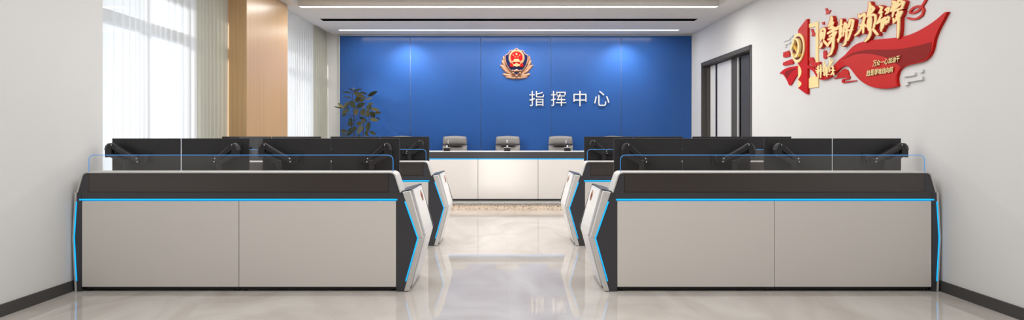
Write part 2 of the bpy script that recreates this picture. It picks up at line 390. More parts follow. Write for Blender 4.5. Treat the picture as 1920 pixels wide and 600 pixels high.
def console(m, label):
    root = thing('control_console', label, 'control desk', (m*CX, Y0, 0), 'control consoles in two rows')
    g = lambda xw: xw-CX                           # written for the left console, mirrored for the right one
    B = lambda mb, name, mt, par=root, **k: mb.build(name, mt, par, mirror=m, **k)
    B(MB().box(g(-3.365), g(-.868), .024, .55, .045, .736), 'cabinet_body', M['darker'])
    for a, b in ((-3.375, -2.1305), (-2.1265, -.879)):
        B(MB().box(g(a), g(b), 0, .022, .037, .719), 'front_panel', M['panel'], bevel=.0025, seg=2)
    k = MB().box(g(-3.37), g(-.885), .03, .08, .012, .045)
    for x in (-3.34, -2.16, -2.09, -.92): k.lathe([(.018, 0), (.018, .014)], (g(x), .05, 0), 10)
    B(k, 'plinth', M['black'])
    B(MB().box(g(-3.395), g(-.868), -.004, .02, .7245, .7352), 'led_strip', M['led'])
    top = rounded([(g(-3.402), .788), (g(-3.358), .940), (g(-.900), .940), (g(-.853), .788)], [.03, .03])
    poly = [(g(-3.402), .7365)]+[tuple(p) for p in top]+[(g(-.853), .7365)]
    B(MB().xz(poly, 0, .205), 'screen_housing', M['dark'])
    B(MB().box(g(-3.318), g(-.940), -.0025, .01, .793, .934), 'inset_panel', M['inset'])
    gr = MB().box(g(-3.322), g(-3.318), -.0015, .01, .789, .936).box(g(-.940), g(-.936), -.0015, .01, .789, .936).box(g(-3.322), g(-.936), -.0015, .01, .789, .793)
    B(gr, 'groove', M['darker'])
    ln = rounded([(g(-3.407), .786), (g(-3.361), .9405), (g(-.897), .9405), (g(-.848), .786)], [.03, .03])
    B(strip(MB(), ln, .010, -.006, .212), 'top_trim', M['silver'])
    # glass
    gx0, gx1, gz0, gz1, R = g(-3.356), g(-.912), .945, 1.083, .047
    gl = rounded([(gx0, gz0), (gx0, gz1), (gx1, gz1), (gx1, gz0)], [R, R], 7)
    gp = B(MB().xz([tuple(p) for p in gl], .052, .060), 'glass_screen', M['glass'])
    B(MB().tube([(p.x, .056, p.y) for p in gl], .0026, 6), 'edge_light', M['led2'], gp)
    # worktop and tray behind
    B(MB().box(g(-3.365), g(-.872), .206, .57, .735, .760), 'worktop', M['panel'], bevel=.003)
    # aisle-side wing with its chevron outline
    ti = [(g(-.828), .790), (g(-.700), .425), (g(-.815), .004)]; to = [(g(-.768), .800), (g(-.664), .428), (g(-.776), .004)]
    core = [(g(-.877), 0), (g(-.877), .786), (g(-.830), .790), (g(-.702), .425), (g(-.817), 0)]
    wing = B(MB().xz(core, -.002, .64), 'side_wing', M['dark'])
    sub = lambda mb, name, mt, **k: B(mb, name, mt, wing, **k)
    sub(strip(MB(), [(g(-.812), .715), (g(-.7095), .425), (g(-.805), .085)], .0085, -.010, .012), 'led_strip', M['led'])
    sub(chev(MB(), ti, to, -.010, .045), 'silver_edge', M['silver'], bevel=.006)
    tm = [(x-.012, z) for x, z in to]; sub(chev(MB(), ti, tm, .045, .125), 'shadow_gap', M['grey'])
    oo = [(x+.010, z) for x, z in to]; oo[0] = (oo[0][0], .803); oo[2] = (oo[2][0], .012)
    sub(chev(MB(), [(ti[0][0], .79), ti[1], (ti[2][0], .012)], oo, .125, .632), 'outer_shell', M['wing'], bevel=.008, seg=3)
    cap = MB().xz([(g(-.850), .786), (g(-.768), .806), (g(-.762), .813), (g(-.850), .793)], .02, .645)
    cap.xz([(g(-.85), .70), (g(-.85), .793), (g(-.762), .813), (g(-.648), .43), (g(-.70), .43)], .634, .648)
    sub(cap, 'cap_plate', M['wingcap'])
    # little badge on the outer shell
    d = Vector((oo[1][0]-oo[0][0], 0, oo[1][1]-oo[0][1])).normalized(); n = Vector((-d.z, 0, d.x)).normalized()
    if n.x < 0: n = -n
    c = Vector((oo[0][0], 0, oo[0][1]))+d*.085+Vector((0, .47, 0)); e2 = Vector((0, 1, 0))
    def ring(r, s=1, k=20, wob=0, dz=0): return [c+n*dz+(-d)*(r*1.12*math.cos(2*PI*i/k)*(1+wob*math.cos(5*2*PI*i/k)))+e2*(r*math.sin(2*PI*i/k)*(1+wob*math.cos(5*2*PI*i/k))) for i in range(k)]
    sub(MB().prism(ring(.040, wob=.10, dz=.004), ring(.040, wob=.10, dz=-.004)), 'badge', M['gold'])
    sub(MB().prism(ring(.016, dz=.0065), ring(.021, dz=.002)), 'badge_disc', M['red'])
    # wall-side wing, nearly flat
    core = [(g(-3.379), 0), (g(-3.379), .786), (g(-3.414), .790), (g(-3.431), .428), (g(-3.414), 0)]
    wing = B(MB().xz(core, -.002, .64), 'side_wing', M['dark'])
    i2 = [(g(-3.414), .790), (g(-3.431), .428), (g(-3.414), .002)]; o2 = [(g(-3.428), .790), (g(-3.448), .428), (g(-3.428), .002)]
    sub2 = lambda mb, name, mt, **k: B(mb, name, mt, wing, **k)
    sub2(chev(MB(), i2, o2, -.006, .64), 'silver_edge', M['silver'])
    sub2(strip(MB(), [(g(-3.412), .085), (g(-3.430), .428), (g(-3.412), .715)], .005, -.010, .010), 'led_strip', M['led'])
    return root
side = {1: 'left', -1: 'right'}
cons = {}
for m in (1, -1):
    cons[m] = console(m, 'white and charcoal control desk with blue lights, front row, %s of aisle' % side[m])
    cp = copy_tree(cons[m], (m*CX, Y0+ROW, 0), 'white and charcoal control desk with blue lights, second row, %s of aisle' % side[m])
    if m == 1:                                     # the drape hangs against this end: it has no outer wing
        for ch_ in list(cp.children):
            if ch_.name.startswith('side_wing') and min(v[0] for v in ch_.bound_box) < -1:
                for q in list(ch_.children): bpy.data.objects.remove(q)
                bpy.data.objects.remove(ch_)

# ---------------------------------------------------------------- monitors on arms
def link_poly(p, q, r0, r1, k=6):                 # tapered capsule outline
    p, q = Vector(p), Vector(q); t = (q-p).normalized(); n = Vector((-t.y, t.x)); a0 = math.atan2(n.y, n.x); out = []
    for i in range(k+1): a = a0+PI*i/k; out.append(p+Vector((math.cos(a), math.sin(a)))*r0)
    for i in range(k+1): a = a0+PI+PI*i/k; out.append(q+Vector((math.cos(a), math.sin(a)))*r1)
    return out
def monitor(kind, m, label, loc, group):
    root = thing('monitor', label, 'monitor', loc, group)          # origin on the worktop, below the panel's centre
    B = lambda mb, name, mt, par=root, **k: mb.build(name, mt, par, mirror=m, **k)
    z = lambda zw: zw-.760
    hs = MB().box(-.2885, .2885, -.008, .010, z(.874), z(1.215))
    back = B(hs, 'housing', M['back'], bevel=.002)
    B(MB().box(-.283, .283, .0095, .0115, z(.881), z(1.210)), 'screen', M['screen'])
    B(MB().box(-.05, .05, -.032, -.026, z(.995), z(1.095)), 'mount_plate', M['black'], bevel=.002)
    B(MB().lathe([(.034, -.062), (.036, -.058), (.036, -.032)], (0, 0, z(1.04)), 20, axis='y'), 'mount_hub', M['armm'])
    if kind == 'A': ex, jx, px = -.262, -.028, -.118
    else: ex, jx, px = .205, .040, .068
    s = 1 if ex < 0 else -1
    ya, yb = -.105, -.062
    up = MB().xz(link_poly((ex+.018*s, z(1.155)), (jx, z(1.035)), .022, .018), ya, yb)
    arm = B(up, 'upper_arm', M['armm'], bevel=.004)
    hl = link_poly((ex+.06*s, z(1.143)), (jx-.02*s, z(1.062)), .004, .003)
    B(MB().xz(hl, ya-.003, yb), 'arm_ridge', M['armgrey'], arm)
    for bx, bz in ((jx, 1.047), (jx+.006*s, 1.020), (ex+.022*s, 1.160)): B(MB().lathe([(.0052, -.003), (.0052, .004)], (bx, ya, z(bz)), 10, axis='y'), 'bolt', M['bolt'], arm)
    # elbow: upright block with a rounded crown
    cr = [(ex-.030, z(1.055)), (ex-.030, z(1.125)), (ex-.022, z(1.152)), (ex-.002, z(1.172)), (ex+.016, z(1.174)), (ex+.026, z(1.160)), (ex+.026, z(1.06))]
    cr = [(ex+(x-ex)*s, zz) for x, zz in cr]
    B(MB().xz(cr, ya-.004, yb+.004), 'elbow', M['armm'], bevel=.006)
    B(MB().xz([(ex+(x-ex)*s, zz) for x, zz in ((ex-.032, z(1.118)), (ex-.024, z(1.153)), (ex-.003, z(1.174)), (ex+.010, z(1.176)), (ex-.008, z(1.15)), (ex-.020, z(1.118)))], ya-.006, yb+.006), 'elbow_cover', M['armgrey'])
    lo = MB().xz(link_poly((ex+.004*s, z(1.082)), (px, z(1.008)), .018, .020), ya, yb)
    B(lo, 'lower_arm', M['armm'], bevel=.004)
    B(MB().lathe([(.024, z(.762)), (.024, z(1.03)), (.020, z(1.036))], (px, -.084, 0), 16), 'post', M['armm'])
    B(MB().box(px-.05, px+.05, -.115, -.052, 0, .018), 'clamp', M['armm'], bevel=.003)
    if kind == 'A': B(MB().box(-.06, jx+.03, -.075, -.06, z(1.02), z(1.05)), 'swivel', M['armm'])
    else: B(MB().box(-.01, jx, -.075, -.06, z(1.02), z(1.05)), 'swivel', M['armm'])
    return root
order = ['nearest the {s} wall', 'second from the {s} wall', 'third from the {s} wall', 'nearest the aisle']
for m in (1, -1):
    for i, kind in enumerate('ABAB'):
        x = -2.134+(-.935, -.346, .346, .935)[i]
        if i in (0, 1): x = (-3.068, -2.480)[i]
        else: x = (-1.788, -1.202)[i-2]
        s = side[m]
        a = monitor(kind, m, 'black monitor from behind, front %s desk, %s' % (s, order[i].format(s=s)), (m*x, 5.68, .760), 'monitors on the front %s console' % s)
        b = copy_tree(a, (m*x, 5.68+ROW, .772), 'black monitor from behind, partly hidden, second-row %s desk, %s' % (s, order[i].format(s=s)))
        b['group'] = 'monitors on the second %s console' % s

# ---------------------------------------------------------------- long desk on the raised floor
dk = thing('long_desk', 'long white desk with charcoal band and blue light line before the blue wall', 'desk', (.023, 11.51, .115))
hw = 2.34
for i in range(5):
    a = max(-hw, -2.6+i*1.04); b_ = min(hw, -1.56+i*1.04)
    MB().box(a+.003, b_-.003, 0, .02, .028, .712).build('front_panel', M['panel'], dk, bevel=.002, seg=1)
MB().box(-hw, hw, .021, .05, .02, .83).box(-hw, -hw+.03, .05, .38, .0, .83).box(hw-.03, hw, .05, .38, .0, .83).build('frame', M['darker'], dk)
MB().box(-hw, hw, .015, .04, .0, .026).build('plinth', M['black'], dk)
MB().box(-hw, hw, -.006, .02, .7135, .7265).build('led_strip', M['led'], dk)
for a, b in ((-hw, -.002), (.002, hw)): MB().box(a, b, -.002, .03, .727, .838).build('upper_band', M['dark'], dk)
MB().box(-hw-.01, hw+.01, -.006, .40, .8385, .8545).build('desk_top', M['white'], dk, bevel=.003)

# chairs behind the desk
def chair(label, loc):
    r = thing('office_chair', label, 'chair', loc, 'grey leather chairs behind the long desk')
    # back: lower and upper pads, gently curved and narrowing to the top; camera sees the front
    def pad(z0, z1, w0, w1, rows=6):
        vs = []; cols = 10
        for side_ in (0, 1):
            for j in range(rows+1):
                t = j/rows; zz = z0+(z1-z0)*t; w = w0+(w1-w0)*t
                if z1 > 1.0 and t > .75: w -= .018*((t-.75)/.25)**2; 
                for i in range(cols+1):
                    u = -1+2*i/cols; e = (1-abs(u)**4)*(1-abs(2*t-1)**6)
                    zc = zz-(.016*u*u*t if z1 > 1.0 else 0)
                    y = .235+.06*u*u*-1+.10*(zz-.5)*.5
                    vs.append((u*w/2, y-(.045*e+.005) if side_ == 0 else y+.02, zc))
        n = cols+1; N = n*(rows+1); fs = []
        for j in range(rows):
            for i in range(cols):
                a = j*n+i; fs.append((a, a+1, a+n+1, a+n)); fs.append((N+a, N+a+n, N+a+n+1, N+a+1))
        for i in range(cols):
            fs.append((i, N+i, N+i+1, i+1)); a = rows*n+i; fs.append((a, a+1, N+a+1, N+a))
        for j in range(rows):
            a = j*n; fs.append((a, a+n, N+a+n, N+a)); a = j*n+cols; fs.append((a, N+a, N+a+n, a+n))
        return MB().add(vs, fs)
    pad(.50, .945, .46, .445).build('backrest', M['chair'], r, smooth=True)
    h = pad(.949, 1.118, .444, .425).build('headrest', M['chair'], r, smooth=True)
    MB().xz(link_poly((-.115, .945), (.115, .945), .0155, .0155), .185, .23).build('grip_slot', M['chairdk'], r, bevel=.004)
    MB().box(-.24, .24, -.24, .23, .42, .49).build('seat', M['chair'], r, bevel=.03, seg=3)
    for s in (-1, 1):
        MB().tube([(s*.25, .19, .45), (s*.28, .17, .62), (s*.28, .12, .645), (s*.28, -.13, .645), (s*.27, -.17, .60), (s*.25, -.17, .46)], .018, 8).build('armrest', M['chrome'], r, smooth=True)
    MB().lathe([(.03, .10), (.03, .30), (.022, .30), (.022, .42)], n=14).build('gas_column', M['black'], r)
    b = MB()
    for k in range(5):
        a = 2*PI*k/5+.3; b.tube([(0, 0, .11), (.27*math.cos(a), .27*math.sin(a), .07)], [.03, .016], 8)
    bs = b.build('star_base', M['chrome'], r)
    for k in range(5):
        a = 2*PI*k/5+.3; MB().lathe([(.026, -.02), (.028, 0), (.026, .02)], (.27*math.cos(a), .27*math.sin(a), .028), 12, axis='y').build('caster', M['black'], bs)
    return r
names = [(-1.92, 'grey leather chair almost hidden by monitors, leftmost behind the long desk'), (-.951, 'grey leather chair behind the left microphone on the long desk'),
         (.02, 'grey leather chair at the middle of the long desk, under the emblem'), (.99, 'grey leather chair behind the right microphone on the long desk'),
         (1.96, 'grey leather chair almost hidden by monitors, rightmost behind the long desk')]
c0 = None
for x, lab in names:
    if c0 is None: c0 = chair(lab, (x, 12.03, .115))
    else: copy_tree(c0, (x, 12.03, .115), lab)

# microphones
def mic(label, x, tilt):
    zt = .115+.8545
    r = thing('desk_microphone', label, 'microphone', (x, 11.60, zt), 'microphones on the long desk')
    MB().box(-.054, .054, -.04, .05, 0, .060).build('base', M['black'], r, bevel=.004)
    MB().box(-.058, .058, -.044, .054, .060, .066).build('top_plate', M['bolt'], r)
    MB().box(-.03, .03, -.0415, -.038, .012, .018).build('slot', M['void'], r)
    p = Vector((0, 0, .066)); q = p+Vector((0, 0, .038)); a = Vector((math.sin(tilt), 0, math.cos(tilt)))
    MB().tube([p, q], [.013, .010], 10).build('neck', M['bolt'], r, smooth=True)
    MB().tube([q, q+a*.035], .012, 10).build('joint', M['black'], r, smooth=True)
    hd = MB().tube([q+a*.033, q+a*.040, q+a*.078, q+a*.084], [.014, .019, .019, .013], 12).build('head', M['chrome'], r, smooth=True)
    MB().lathe([(.006, -.021), (.006, -.014)], tuple(q+a*.066), 10, axis='y').build('indicator', M['micred'], hd)
    return r
mic('small microphone on a black base, leftmost of three on the long desk', -1.04, .35)
mic('small microphone on a black base, middle of three on the long desk', .010, .0)
mic('small microphone on a black base, rightmost of three on the long desk', 1.055, -.35)

# ---------------------------------------------------------------- plant beside the blue wall
PY = 11.86
pl = thing('potted_rubber_plant', 'tall rubber plant with dark olive leaves before the blue wall, at its left end', 'plant', (at(672, 0, PY).x, PY, .115))
o3 = Vector(pl.location)
zp = lambda u, v, dy=0: at(620+u/5, 150+v/5, PY+dy)-o3
MB().lathe([(.13, 0), (.155, .03), (.185, .36), (.19, .40), (.172, .40), (.165, .36), (.10, .355)], n=28).build('pot', M['pot'], pl, smooth=False)
MB().lathe([(.165, .355), (.165, .365), (.05, .372)], n=20).build('soil', M['soil'], pl)
st = MB()
def stem(pts, r0, r1, root=None):
    P = ([Vector(root)] if root else [])+[zp(*p) for p in pts]
    st.tube(P, [.66*(r0+(r1-r0)*i/(len(P)-1)) for i in range(len(P))], 7)
stem([(225,620), (218,530), (220,420), (218,330), (208,240), (204,150), (208,85)], .016, .007, (-.05, 0, .36))
stem([(298,620), (303,530), (308,430), (312,390), (335,300), (333,220), (335,140)], .014, .006, (.06, .02, .36))
stem([(218,340), (190,335), (165,318), (150,290), (125,272)], .009, .005)
stem([(222,378), (250,372), (270,350), (275,320), (262,270)], .008, .004)
stem([(310,400), (345,388), (365,360), (380,330), (375,280)], .008, .004)
stem([(218,515), (240,515), (250,505)], .006, .004); stem([(218,470), (190,480), (160,500)], .006, .004)
st.build('stem', M['stem'], pl, smooth=True)
LV = [(205,100,165,72,12),(206,98,226,68,12),(210,108,298,78,16),(200,125,105,108,14),(195,167,118,153,12),(215,118,328,162,42),(275,115,345,130,18),(350,150,440,100,34),(330,185,392,162,22),
 (262,150,258,198,48),(268,207,325,165,26),(220,180,265,217,22),(245,258,325,210,42),(180,200,237,258,52),(125,272,174,196,42),(125,272,66,208,24),(125,272,25,245,12),(165,250,160,312,20),
 (152,282,105,312,30),(150,318,102,338,20),(240,265,240,335,48),(305,268,305,342,56),(270,352,340,378,26),(352,292,372,213,42),(375,270,460,285,34),(342,285,356,352,42),(372,295,415,350,46),
 (408,312,475,303,26),(425,350,470,370,12),(370,368,447,378,30),(357,388,345,495,46),(360,485,430,512,28),(320,488,358,525,34),(185,353,197,438,46),(158,410,212,415,36),(243,415,300,400,42),
 (290,372,326,395,32),(298,430,250,507,42),(162,478,250,438,30),(92,482,162,478,36),(148,522,212,474,36),(98,512,152,516,16),(350,218,410,226,14),(242,445,222,478,22),(255,520,282,538,22),
 (320,250,300,262,16),(285,545,240,590,40),(230,560,160,590,40),(310,560,380,590,40),(300,590,330,650,42),(230,600,190,660,42)]
lf = MB(); rl = random.Random(11)
for u0, v0, u1, v1, w in LV:
    dy = rl.uniform(-.16, .12); a = zp(u0, v0, dy*.4); b = zp(u1, v1, dy); t = b-a; L = t.length
    wd = w/5*PY/F*.5; t.normalize(); n = Vector((0, -1, 0)); n = (n-t*n.dot(t)).normalized(); sd = t.cross(n)
    tw = rl.uniform(-.5, .5); sd = (sd*math.cos(tw)+n*math.sin(tw)); nn = sd.cross(t)
    vs = []; K = 9
    for i in range(K+1):
        q = i/K; ww = wd*1.1*math.sin(PI*min(1, q**.8))**.75 if 0 < q < 1 else .0006
        c = a+t*(L*q)-Vector((0, 0, 1))*(.10*L*q*q-.06*L*q)
        vs += [c+sd*ww+nn*ww*.22, c, c-sd*ww+nn*ww*.22]
    fs = []
    for i in range(K):
        k = i*3; fs += [(k, k+1, k+4, k+3), (k+1, k+2, k+5, k+4)]
    lf.add(vs, fs)
lf.build('foliage', M['leaf'], pl, smooth=True)

# ---------------------------------------------------------------- emblem and lettering on the blue wall
EY = BY-.002; es = EY/F
em = thing('wall_emblem', 'gold, navy and red shield emblem with branches, high on the blue wall', 'emblem', tuple(at(968.4, 108, EY)))
# drawn in units read off the photograph: centre line u=363, 7.5 units to a pixel
def E(u, v): return ((u-363)/7.5*es, -(v-210)/7.5*es)
def sym(pts):                                     # right half from top to bottom -> full outline
    return pts+[(726-u, v) for u, v in reversed(pts) if abs(u-363) > .5]
def plate(mb, pts, y0, y1, mi=0): return mb.xz([E(u, v) for u, v in pts], -y1, -y0, mi)
sh = sym([(363,76), (392,98), (425,113), (464,116), (470,138), (488,160), (527,178), (527,225), (515,285), (495,332), (465,376), (420,420), (363,462)])
b = MB(); plate(b, sh, 0, .045)
b.build('shield_rim', M['gold'], em)
cx_, cy_ = 363, 262
plate(MB(), [(cx_+(u-cx_)*.93, cy_+(v-cy_)*.935) for u, v in sh], .02, .052).build('shield_field', M['navy'], em)
lobe = MB()
def ell(mb, u, v, ru, rv, ang, y0, h, k=18, rings=4):
    vs = []; ca, sa = math.cos(ang), math.sin(ang)
    for j in range(rings+1):
        f = 1-(j/rings)**1.5*.92; yy = y0+h*math.sqrt(max(0, 1-f*f)) if j else y0
        for i in range(k):
            a = 2*PI*i/k; x, y = ru*f*math.cos(a), rv*f*math.sin(a); p = E(u+x*ca-y*sa, v+x*sa+y*ca); vs.append((p[0], -yy, p[1]))
    fs = [(j*k+i, j*k+(i+1) % k, (j+1)*k+(i+1) % k, (j+1)*k+i) for j in range(rings) for i in range(k)]+[[rings*k+i for i in range(k)]]
    mb.add(vs, fs)
for sg in (-1, 1):
    U = lambda du: 363+sg*du
    for du, v, ru, rv, an in ((172,235,20,48,.25),(185,285,20,46,.35),(160,262,18,50,.25),(190,340,20,50,1.05),(165,320,20,55,.5),(172,372,20,58,.85),(135,365,18,60,.75),(140,405,20,60,.95),(100,405,17,60,.95),
                              (150,455,20,48,1.2),(105,462,22,62,1.4),(70,440,18,60,1.2),(90,490,18,70,1.45),(40,495,20,60,1.6)):
        ell(lobe, U(du), v, ru, rv, sg*an, .0, .024)
lobe.build('branches', M['gold'], em, smooth=True)
kn = MB()
for du, v, r in ((0,395,26),(-28,400,20),(28,400,20),(-58,396,16),(58,396,16),(0,470,20),(-48,432,18),(48,432,18)): ell(kn, 363+du, v, r, r*.8, 0, .04, .03)
kn.build('knot', M['gold'], em, smooth=True)
def circ(u, v, r, k=40): return [(u+r*math.cos(2*PI*i/k), v+r*math.sin(2*PI*i/k)) for i in range(k)]
ds = MB(); plate(ds, circ(363, 218, 112), .03, .062); dsc = ds.build('round_rim', M['gold'], em)
bd = MB()
for i in range(34):
    a = 2*PI*i/34
    if abs(a-PI/2) > .5: ell(bd, 363+98*math.cos(a), 218+98*math.sin(a), 8, 13, a+.5, .060, .012, 8, 2)
bd.build('ear_ring', M['palegold'], dsc, smooth=True)
plate(MB(), circ(363, 214, 84), .05, .066).build('red_disc', M['red'], dsc)
def star(mb, u, v, r, y0, y1): plate(mb, [(u+(r if i % 2 == 0 else r*.42)*math.sin(PI*i/5), v-(r if i % 2 == 0 else r*.42)*math.cos(PI*i/5)) for i in range(10)], y0, y1)
sm = MB()
for u, v, r in ((363,166,21),(318,181,12),(406,181,12),(343,206,12),(383,206,12)): star(sm, u, v, r, .06, .072)
sm.build('stars', M['palegold'], dsc)
gt = MB(); plate(gt, [(332,234),(394,234),(400,246),(408,262),(318,262),(326,246)], .06, .073); plate(gt, [(288,262),(438,262),(428,276),(298,276)], .06, .072)
gt.build('gate', M['palegold'], dsc)
rb = MB()
for sg in (-1, 1):
    U = lambda du: 363+sg*du
    plate(rb, [(U(70),284),(U(92),300),(U(96),334),(U(70),350),(U(40),345),(U(30),312)], .058, .068)
plate(rb, [(300,288),(426,288),(410,318),(363,330),(316,318)], .06, .069)
rb.build('red_ribbon', M['red'], dsc)
gr = MB(); plate(gr, [(300,300),(330,312),(363,290),(396,312),(426,300),(400,325),(418,338),(385,334),(363,345),(341,334),(308,338),(326,325)], .066, .076)
gr.build('gear', M['palegold'], dsc)

def text_verts(body, extrude):
    c = bpy.data.curves.new('lettering', 'FONT'); c.body = body; c.extrude = 1.0; c.resolution_u = 6; c.offset = extrude
    o = bpy.data.objects.new('lettering', c); C.objects.link(o)
    me = bpy.data.meshes.new_from_object(o.evaluated_get(bpy.context.evaluated_depsgraph_get()))
    vs = [v.co.copy() for v in me.vertices]; fs = [list(p.vertices) for p in me.polygons]
    bpy.data.objects.remove(o); bpy.data.curves.remove(c); bpy.data.meshes.remove(me)
    x0, x1 = min(v.x for v in vs), max(v.x for v in vs); y0, y1 = min(v.y for v in vs), max(v.y for v in vs)
    return [((v.x-x0)/(x1-x0), (v.y-y0)/(y1-y0), v.z) for v in vs], fs
lt = thing('wall_lettering', 'four raised white Chinese characters on the blue wall below the emblem', 'sign', tuple(at(1067.5, 199, BY-.012)))
for ch_, x0, x1, y0, y1 in (('指',992.4,1020.2,170.6,198.8),('挥',1033,1061.6,170.6,198.8),('中',1075.2,1099.6,170.4,199),('心',1113.8,1142.4,170.4,198.6)):
    vs, fs = text_verts(ch_, -.002); a = at(x0, y1, BY-.012)-lt.location; c = at(x1, y0, BY-.012)-lt.location
    MB().add([(a.x+(c.x-a.x)*u, -.011*w, a.z+(c.z-a.z)*v) for u, v, w in vs], fs).build('character', M['white'], lt)

# ---------------------------------------------------------------- relief on the right wall
art = thing('wall_relief', 'large red and cream relief of a waving ribbon and slogan characters on the right wall', 'wall art', (W, 6.3, 2.0))
AO = Vector(art.location)
def wp(px, py, off):                              # a pixel read on the wall plane, off metres proud of it
    X = W-off; s = (px-VX)/X; return Vector((X, F/s, EYE+(VY-py)/s))-AO
def slab(mb, pts, off, off0=.0, mi=0):
    fr = [wp(x, y, off) for x, y in pts]
    bk = [Vector((-off0, p.y, p.z)) for p in fr]
    return mb.prism(fr, bk, mi)
def smooth_line(pts, n=4):
    P = [Vector(p) for p in pts]; out = []
    for i in range(len(P)-1):
        p0, p1, p2, p3 = P[max(i-1, 0)], P[i], P[i+1], P[min(i+2, len(P)-1)]
        for k in range(n):
            t = k/n; out.append(.5*((2*p1)+(-p0+p2)*t+(2*p0-5*p1+4*p2-p3)*t*t+(-p0+3*p1-3*p2+p3)*t**3))
    return out+[P[-1]]
up = smooth_line([(1514,122),(1524,126),(1535,133),(1549,133),(1562,124),(1573,112),(1584,103),(1598,88),(1612,80),(1635,75),(1660,72.5),(1690,69),(1712,62.5),(1735,50.5),(1755,37),(1770,24),(1776,22)])
rt = smooth_line([(1776,22),(1768,38),(1759,55),(1752,73),(1748,92),(1741,106),(1729,115),(1712,119.5),(1696,123.5),(1687,129.5),(1682.5,139),(1681,150),(1683,161.5)])
bo = smooth_line([(1683,161.5),(1668,165.5),(1650,165.8),(1630,161),(1612,150),(1600,136),(1592,126),(1585,123.5),(1576,127),(1566,137),(1556,145.5),(1545,149.3),(1537,148.5),(1530,142.5),(1523,132),(1514,128)])
rib = slab(MB(), [tuple(p) for p in up[:-1]+rt[:-1]+bo], .026).build('ribbon', M['artred'], art)
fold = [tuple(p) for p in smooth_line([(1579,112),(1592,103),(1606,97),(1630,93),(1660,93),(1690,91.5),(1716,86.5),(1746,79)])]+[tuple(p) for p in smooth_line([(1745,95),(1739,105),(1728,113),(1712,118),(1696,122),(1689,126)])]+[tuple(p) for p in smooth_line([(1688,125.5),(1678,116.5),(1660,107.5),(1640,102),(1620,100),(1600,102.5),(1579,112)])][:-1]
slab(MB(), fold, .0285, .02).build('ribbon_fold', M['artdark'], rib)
low = [tuple(p) for p in smooth_line([(1579,112.5),(1600,103),(1620,100.5),(1640,102.5),(1660,108),(1678,117),(1687,126.5)])]+[tuple(p) for p in smooth_line([(1686,130),(1680.5,140),(1679,150),(1680.5,160.5),(1668,164),(1650,164.3),(1630,159.5),(1613,148.5),(1601,134.5),(1593,124.5),(1585,121.5)])]
slab(MB(), low, .0275, .02).build('ribbon_face', M['artred2'], rib)
# left tail
tl = [tuple(p) for p in smooth_line([(1461,138),(1470,130),(1482,125.5),(1499,123)])]+[(1499,133)]+[tuple(p) for p in smooth_line([(1497,136),(1490,147),(1483,159),(1479,159.5)])]+[tuple(p) for p in smooth_line([(1478.5,158),(1475,150),(1470,142),(1466,137.8)])]
tail = slab(MB(), tl, .016).build('ribbon_tail', M['artred'], art)
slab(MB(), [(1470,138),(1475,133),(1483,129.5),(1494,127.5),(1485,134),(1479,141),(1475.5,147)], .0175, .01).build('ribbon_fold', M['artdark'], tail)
# upright red bar
bar = slab(MB(), [(1496.3,56),(1511.5,36),(1514,35.5),(1514,176.5),(1512,176.5),(1496.3,165)], .026).build('upright_bar', M['artred'], art)
slab(MB(), [(1496.3,62.5),(1496.3,57),(1511.5,57),(1513.8,74),(1505,66)], .0275, .02).build('bar_fold', M['artred2'], bar)
for a, c in (((1496.5,120.5),(1496.5,149)), ((1496.5,150),(1496.5,164.5))):
    n = 8; slab(MB(), [a]+[(1496.5+6*math.sin(PI*i/n), a[1]+(c[1]-a[1])*i/n) for i in range(1, n)]+[c], .030, .02).build('scallop', M['artgold'], bar)
# cream frame
fr = MB(); slab(fr, [(1514,45.8),(1534,40.3),(1534,48),(1529,49.4),(1514,53)], .010); slab(fr, [(1529,42),(1534,40.5),(1534,163),(1529,163.6)], .0105)
slab(fr, [(1514,152),(1518,146),(1523,143),(1528,142),(1530,149),(1534,152),(1534,163),(1514,166)], .0115)
fr.build('cream_frame', M['artgold'], art)
# round medallion with crossed hammer and sickle
MR = Vector((-.0, 7.838, 2.268))-Vector((0, AO.y, AO.z))
def disc(r, o0, o1, du=0, dv=0, k=48): return MB().prism([(-o1, MR.y-r*math.cos(2*PI*i/k), MR.z+r*math.sin(2*PI*i/k)) for i in range(k)], [(-o0, MR.y-r*math.cos(2*PI*i/k), MR.z+r*math.sin(2*PI*i/k)) for i in range(k)])
md = disc(.172, 0, .040).build('medallion', M['artgold'], art)
disc(.137, .03, .0415).build('medallion_field', M['artdeep'], md)
def mp(pts, o0, o1): return MB().prism([(-o1, MR.y-u, MR.z+v) for u, v in pts], [(-o0, MR.y-u, MR.z+v) for u, v in pts])
arc_o = [(.115*math.cos(a)-.0, .115*math.sin(a)-.0) for a in [math.radians(115-i*12.5) for i in range(18)]]
arc_i = [(.083*math.cos(a)-.016, .092*math.sin(a)+.008) for a in [math.radians(-97.5+i*12.5) for i in range(18)]]
mp(arc_o+arc_i, .04, .070).build('sickle', M['artgold'], md)
mp([(-.075,-.075),(-.055,-.095),(-.03,-.07),(-.05,-.05)], .04, .064).build('sickle_handle', M['artyel'], md)
mp([(-.075,.03),(.085,-.115),(.108,-.09),(-.05,.055)], .04, .064).build('hammer_handle', M['artyel'], md)
mp([(-.125,.015),(-.035,.105),(-.01,.08),(-.04,.05),(-.075,.015),(-.095,-.015)], .04, .074).build('hammer_head', M['artgold'], md)
